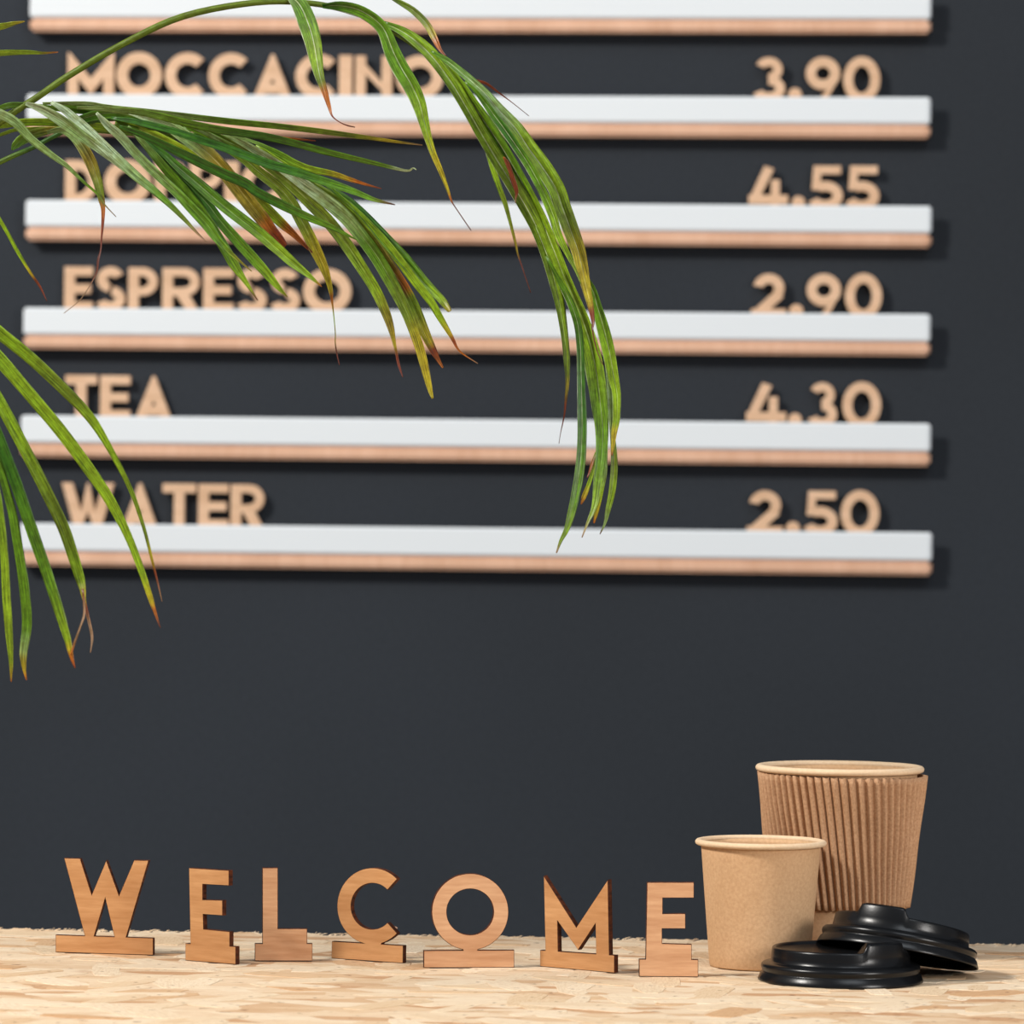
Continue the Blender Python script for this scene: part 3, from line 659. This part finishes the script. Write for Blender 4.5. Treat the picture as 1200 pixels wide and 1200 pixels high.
leaf(f2, '-30,140,4 0,127,7 15,123,7 40,124,6 90,130,6 150,136,5', '0g .5g 1d', 2.01, 2.01)
leaf(f2, '-60,155,4 0,147,7 30,143,9 80,144,9 130,149,8 190,157,7 240,166,3', '0b .5b .8g 1g', 2.015, 2.02, (.2, .4))
leaf(f2, '-50,172,2 0,158,4 20,152,4 60,150,4 110,153,5 160,158,3', '0b .5b 1g', 2.02, 2.02)
leaf(f2, '14,176,2 18,170,9 28,162,13 45,155,11 62,152,8 80,152,3', '0g .5s .8u 1s', 2.012, 2.012)
leaf(f2, '72,150,3 95,140,10 122,133,12 150,135,10 190,144,9 230,153,4', '0d .5g 1d', 2.016, 2.012)
leaf(f2, '60,124,3 85,124,6 115,130,6 150,140,6 185,150,7 225,158,6 260,165,3', '0g .5d 1d', 2.006, 2.006)
leaf(f2, '210,140,3 250,160,6 300,186,7 345,208,8 370,224,9 395,242,8 415,262,6 430,285,2', '0p .4p .7g 1s', 2.002, 2.0, (.5, .5))
# --- frond three: nearer spray at the left border
f3 = frond('-700,830,9 -640,700,9 -520,540,8 -360,410,7 -220,345,6 -130,325,5 -80,340,4.5 -50,390,4 -35,450,3.5 -28,520,3 -24,590,2', '0u .3s .6s 1g', (1.98, 1.88))
K = dict(fold=.3)
leaf(f3, '-110,322,4 -60,345,9 -30,366,13 0,390,15 39,422,14 78,459,13 106,489,11.5 129,526,7.5 153,573,5.5 168,616,4.2 178,655,3.2 184,679,2.2 190,705,1', '0g .3b .45s .6b .85s .9y .93r 1k', 1.90, 1.87, (.2, .5), .3)
leaf(f3, '-70,350,4 -30,388,12 0,421,16 31,457,15 70,503,15 102,546,14 129,586,12.5 149,625,9.5 164,663,8 176,699,6.5 182,718,3.5 188,736,1', '0g .3b .6b .85b .93y .95o 1m', 1.89, 1.86, (.2, .4), .3)
leaf(f3, '-55,385,4 -25,430,11 0,472,14 31,530,14 55,577,14 74,617,14 86,652,13 94,678,11 97,690,8 99,704,4 103,722,3.4 108,746,3.2 106,765,1', '0g .3b .6s .78b .84y .87r .92k 1k', 1.88, 1.86, (-.2, .3), .3)
leaf(f3, '97,690,2 99,718,3 94,735,2.6 88,752,2.8 83,768,2', '0r .3k .7k 1o', 1.862, 1.862)
leaf(f3, '-42,430,4 -20,470,12 0,517,14 20,569,14 39,625,14 55,671,13 70,718,11.5 79,748,8.5 84,770,5 88,783,1.5', '0g .3d .7g .9b .94y .96o 1r', 1.87, 1.86, (.4, .1), .3)
leaf(f3, '-30,480,4 -8,525,8 12,590,10 22,644,11 29,691,12 32,730,11.5 28,762,9.5 28,780,5.5 31,797,1.2', '0g .4g .8g .88p .95y 1o', 1.87, 1.87, (.1, .4), .3)
leaf(f3, '-20,530,3 -4,570,7 4,635,9 8,703,10 11,745,8.5 13,775,5 13,799,1.2', '0g .5b .9b .97y 1o', 1.86, 1.86, (.2, .2), .3)
# two leaf ends entering from the top left and one thin tip
leaf(f3, '-200,120,4 -120,70,10 -60,45,10 -20,34,9 0,31,8 15,27.5,5 29,25,1', '0b .6l .9l 1y', 1.95, 1.94)
leaf(f3, '-190,130,3 -120,85,7 -60,66,7 0,62,7 30,61,5.5 50,62,3 68,61,1', '0b .6l .9b 1o', 1.95, 1.94)
leaf(f2, '-90,190,3 -45,210,5 -15,236,5 0,258,4.5 10,275,4.5 22,297,4.2 36,320,3.2 47,336,2.4 55,353,1', '0g .5b .75b .82y .88r 1m', 1.96, 1.95)
# leaves on the parts of the fronds left of the frame
rg = random.Random(5)
for fr, base in ((f1, [(-300,365),(-340,395),(-250,325),(-210,293)]), (f2, [(-200,295),(-260,338),(-320,390),(-160,270)]), (f3, [(-200,340),(-260,362),(-320,388),(-390,430),(-450,480)])):
    for bx, by in base:
        for sd in (1, -1):
            L = rg.uniform(150, 240); dx = rg.uniform(-50, 20)
            s = ' '.join(f'{bx+dx*t*1.4-30*sd*t:.0f},{by+(-60 if sd < 0 else 10)*math.sin(t*3)+L*t*t:.0f},{w_}' for t, w_ in ((0,4),(.2,10),(.4,14),(.6,13),(.8,9),(1,1.5)))
            leaf(fr, s, '0g .5b .9y 1r', 1.97+.02*sd, 1.95-.08*sd)
